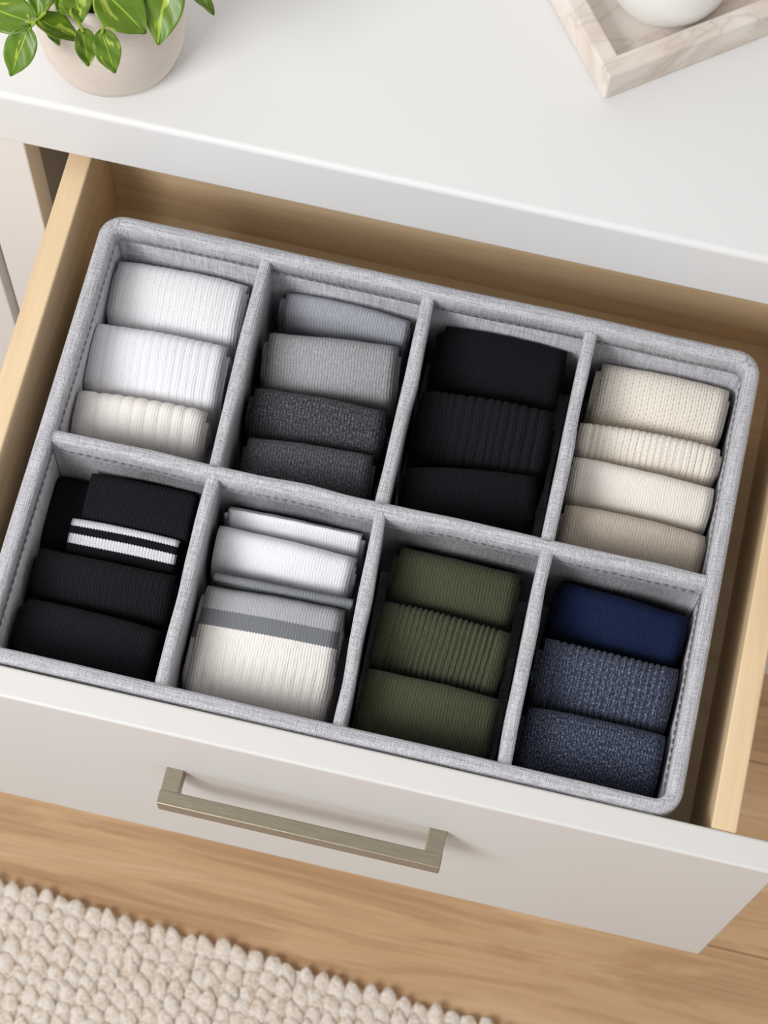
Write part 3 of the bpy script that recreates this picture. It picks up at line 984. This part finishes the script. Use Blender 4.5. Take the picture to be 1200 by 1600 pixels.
# ------------------------------------------------------------------ marble tray and white vessel
def marble():
    t = NT('cream_veined_marble')
    oc = t.n('ShaderNodeTexCoord').outputs['Object']
    n = t.noise(t.mapping(oc, (1, 1, 1), rot=(0.3, 0.2, 0.6)), 14, 5, 0.55, 0.8)
    n2 = t.noise(t.mapping(oc, (1, 2.6, 1), rot=(0.4, 0.1, 1.1)), 7, 4, 0.5, 1.2)
    vein = t.math('ABSOLUTE', t.math('SUBTRACT', n2, 0.5))
    vm = t.ramp(vein, [(0.0, 0.8), (0.012, 0.25), (0.04, 0.0)])
    c = t.ramp(n, [(0.28, s2l((204, 186, 168))), (0.5, s2l((226, 215, 205))), (0.72, s2l((236, 229, 223)))])
    c = t.mix(t.math('MULTIPLY', vm, 0.42), c, s2l((168, 148, 132)))
    t.l(c, t.b.inputs['Base Color'])
    t.set(Roughness=0.35)
    return t.m
M['marble'] = marble()
M['ceramic'] = painted('white_glaze', (238, 236, 231), 0.3)
tc = bp(943, 157, Z(ZT))
ta = math.radians(37.3)
tray = empty('marble_tray', (float(tc[0]), float(tc[1]), Z(ZT) + 0.0004), ta)
tag(tray, 'cream veined marble tray with raised rim on the dresser top', 'tray')
TX, TY, TH, TW = 0.36, 0.24, 0.0285, 0.0135
box('base', 0.002, TX - 0.002, 0.002, TY - 0.002, 0.0, 0.012, M['marble'], tray, 0.001, 2)
box('rim', 0, TX, 0, TW, 0, TH, M['marble'], tray, 0.0022, 3)
box('rim', 0, TX, TY - TW, TY, 0, TH, M['marble'], tray, 0.0022, 3)
box('rim', 0.0, TW, TW - 0.002, TY - TW + 0.002, 0, TH, M['marble'], tray, 0.0022, 3)
box('rim', TX - TW, TX, TW - 0.002, TY - TW + 0.002, 0, TH, M['marble'], tray, 0.0022, 3)
vc = bp(1037, 30, Z(ZT) + 0.0125)
ves = empty('ceramic_vessel', (float(vc[0]) - 0.004, float(vc[1]) + 0.0255, Z(ZT) + 0.0128))
tag(ves, 'smooth white round ceramic vessel standing in the marble tray', 'vessel')
lathe('body', [(r * 1.16, z * 1.1) for r, z in [(0.0, 0.0), (0.022, 0.0), (0.0285, 0.0015), (0.0325, 0.006), (0.0355, 0.015), (0.0372, 0.03), (0.0375, 0.05), (0.0365, 0.07), (0.034, 0.082), (0.032, 0.0835), (0.030, 0.082), (0.0325, 0.07), (0.034, 0.05), (0.033, 0.02), (0.0, 0.012)]], M['ceramic'], ves, 72)

# ------------------------------------------------------------------ chunky rug
def yarn():
    t = NT('cream_wool_yarn')
    oc = t.n('ShaderNodeTexCoord').outputs['Object']
    n = t.noise(oc, 190, 3, 0.65)
    f = t.noise(t.mapping(oc, (1, 0.4, 1), rot=(0, 0, 0.5)), 600, 3, 0.7)
    c = t.ramp(n, [(0.34, s2l((226, 204, 180))), (0.5, s2l((248, 238, 226))), (0.7, s2l((254, 250, 244)))])
    c = t.mix(t.math('MULTIPLY', t.ramp(f, [(0.48, 0.0), (0.62, 1.0)]), 0.45), c, s2l((222, 198, 172)))
    t.l(c, t.b.inputs['Base Color'])
    t.set(Roughness=1.0, Sheen_Weight=0.2)
    t.b.inputs['Specular IOR Level'].default_value = 0.1
    t.bump(t.math('ADD', f, n), 0.8, 0.003)
    return t.m
M['yarn'] = yarn()
r0, r1 = bp(0, 1368, 0.012), bp(700, 1574, 0.012)
ra = math.atan2(r1[1] - r0[1], r1[0] - r0[0])
rug = empty('rug', (float(r0[0]), float(r0[1]), 0.0003), ra)
tag(rug, 'cream chunky knitted wool rug on the oak floor', 'rug')
RL0, RL1, RD = -0.30, 0.52, 0.40
box('backing', RL0 + 0.004, RL1 - 0.004, -RD, -0.006, 0.0, 0.0078, M['yarn'], rug, 0.001, 1)
bm = bmesh.new()
bmesh.ops.create_icosphere(bm, subdivisions=2, radius=1.0)
bm.verts.ensure_lookup_table()
SV = np.array([v.co[:] for v in bm.verts]); SF = [[v.index for v in f.verts] for f in bm.faces]
bm.free()
pitch, sp = 0.0163, 0.0152
nc = int((RL1 - RL0) / pitch)
for i in range(nc):
    V, Fc = [], []
    x = RL0 + (i + 0.5) * pitch
    y = -random.uniform(0.004, 0.009)
    rg = np.random.default_rng(1000 + i)
    while y > -RD:
        l = sp * rg.uniform(0.85, 1.2)
        yaw = rg.uniform(-0.25, 0.25) + 0.40
        pit = 0.27 + rg.uniform(-0.12, 0.12)
        S = SV * np.array([pitch * 0.50 * rg.uniform(1.0, 1.18), l * 1.0, 0.0054 * rg.uniform(0.9, 1.1)])
        # lobed yarn strands
        S = S * (1 + 0.10 * np.sin(SV[:, :1] * 5.0 + SV[:, 1:2] * 4.0 + rg.uniform(0, 6)))
        cp_, sp_ = math.cos(pit), math.sin(pit)
        S = np.stack([S[:, 0], S[:, 1] * cp_ - S[:, 2] * sp_, S[:, 1] * sp_ + S[:, 2] * cp_], 1)
        cy, sy = math.cos(yaw), math.sin(yaw)
        S = np.stack([S[:, 0] * cy - S[:, 1] * sy, S[:, 0] * sy + S[:, 1] * cy, S[:, 2]], 1)
        S += np.array([x + rg.uniform(-0.0012, 0.0012), y - l / 2, 0.0085])
        S[:, 2] = np.maximum(S[:, 2], 0.0006)
        b = len(V)
        V += S.tolist()
        Fc += [[a + b for a in f] for f in SF]
        y -= l
    mesh_obj('yarn_row', V, Fc, M['yarn'], rug)
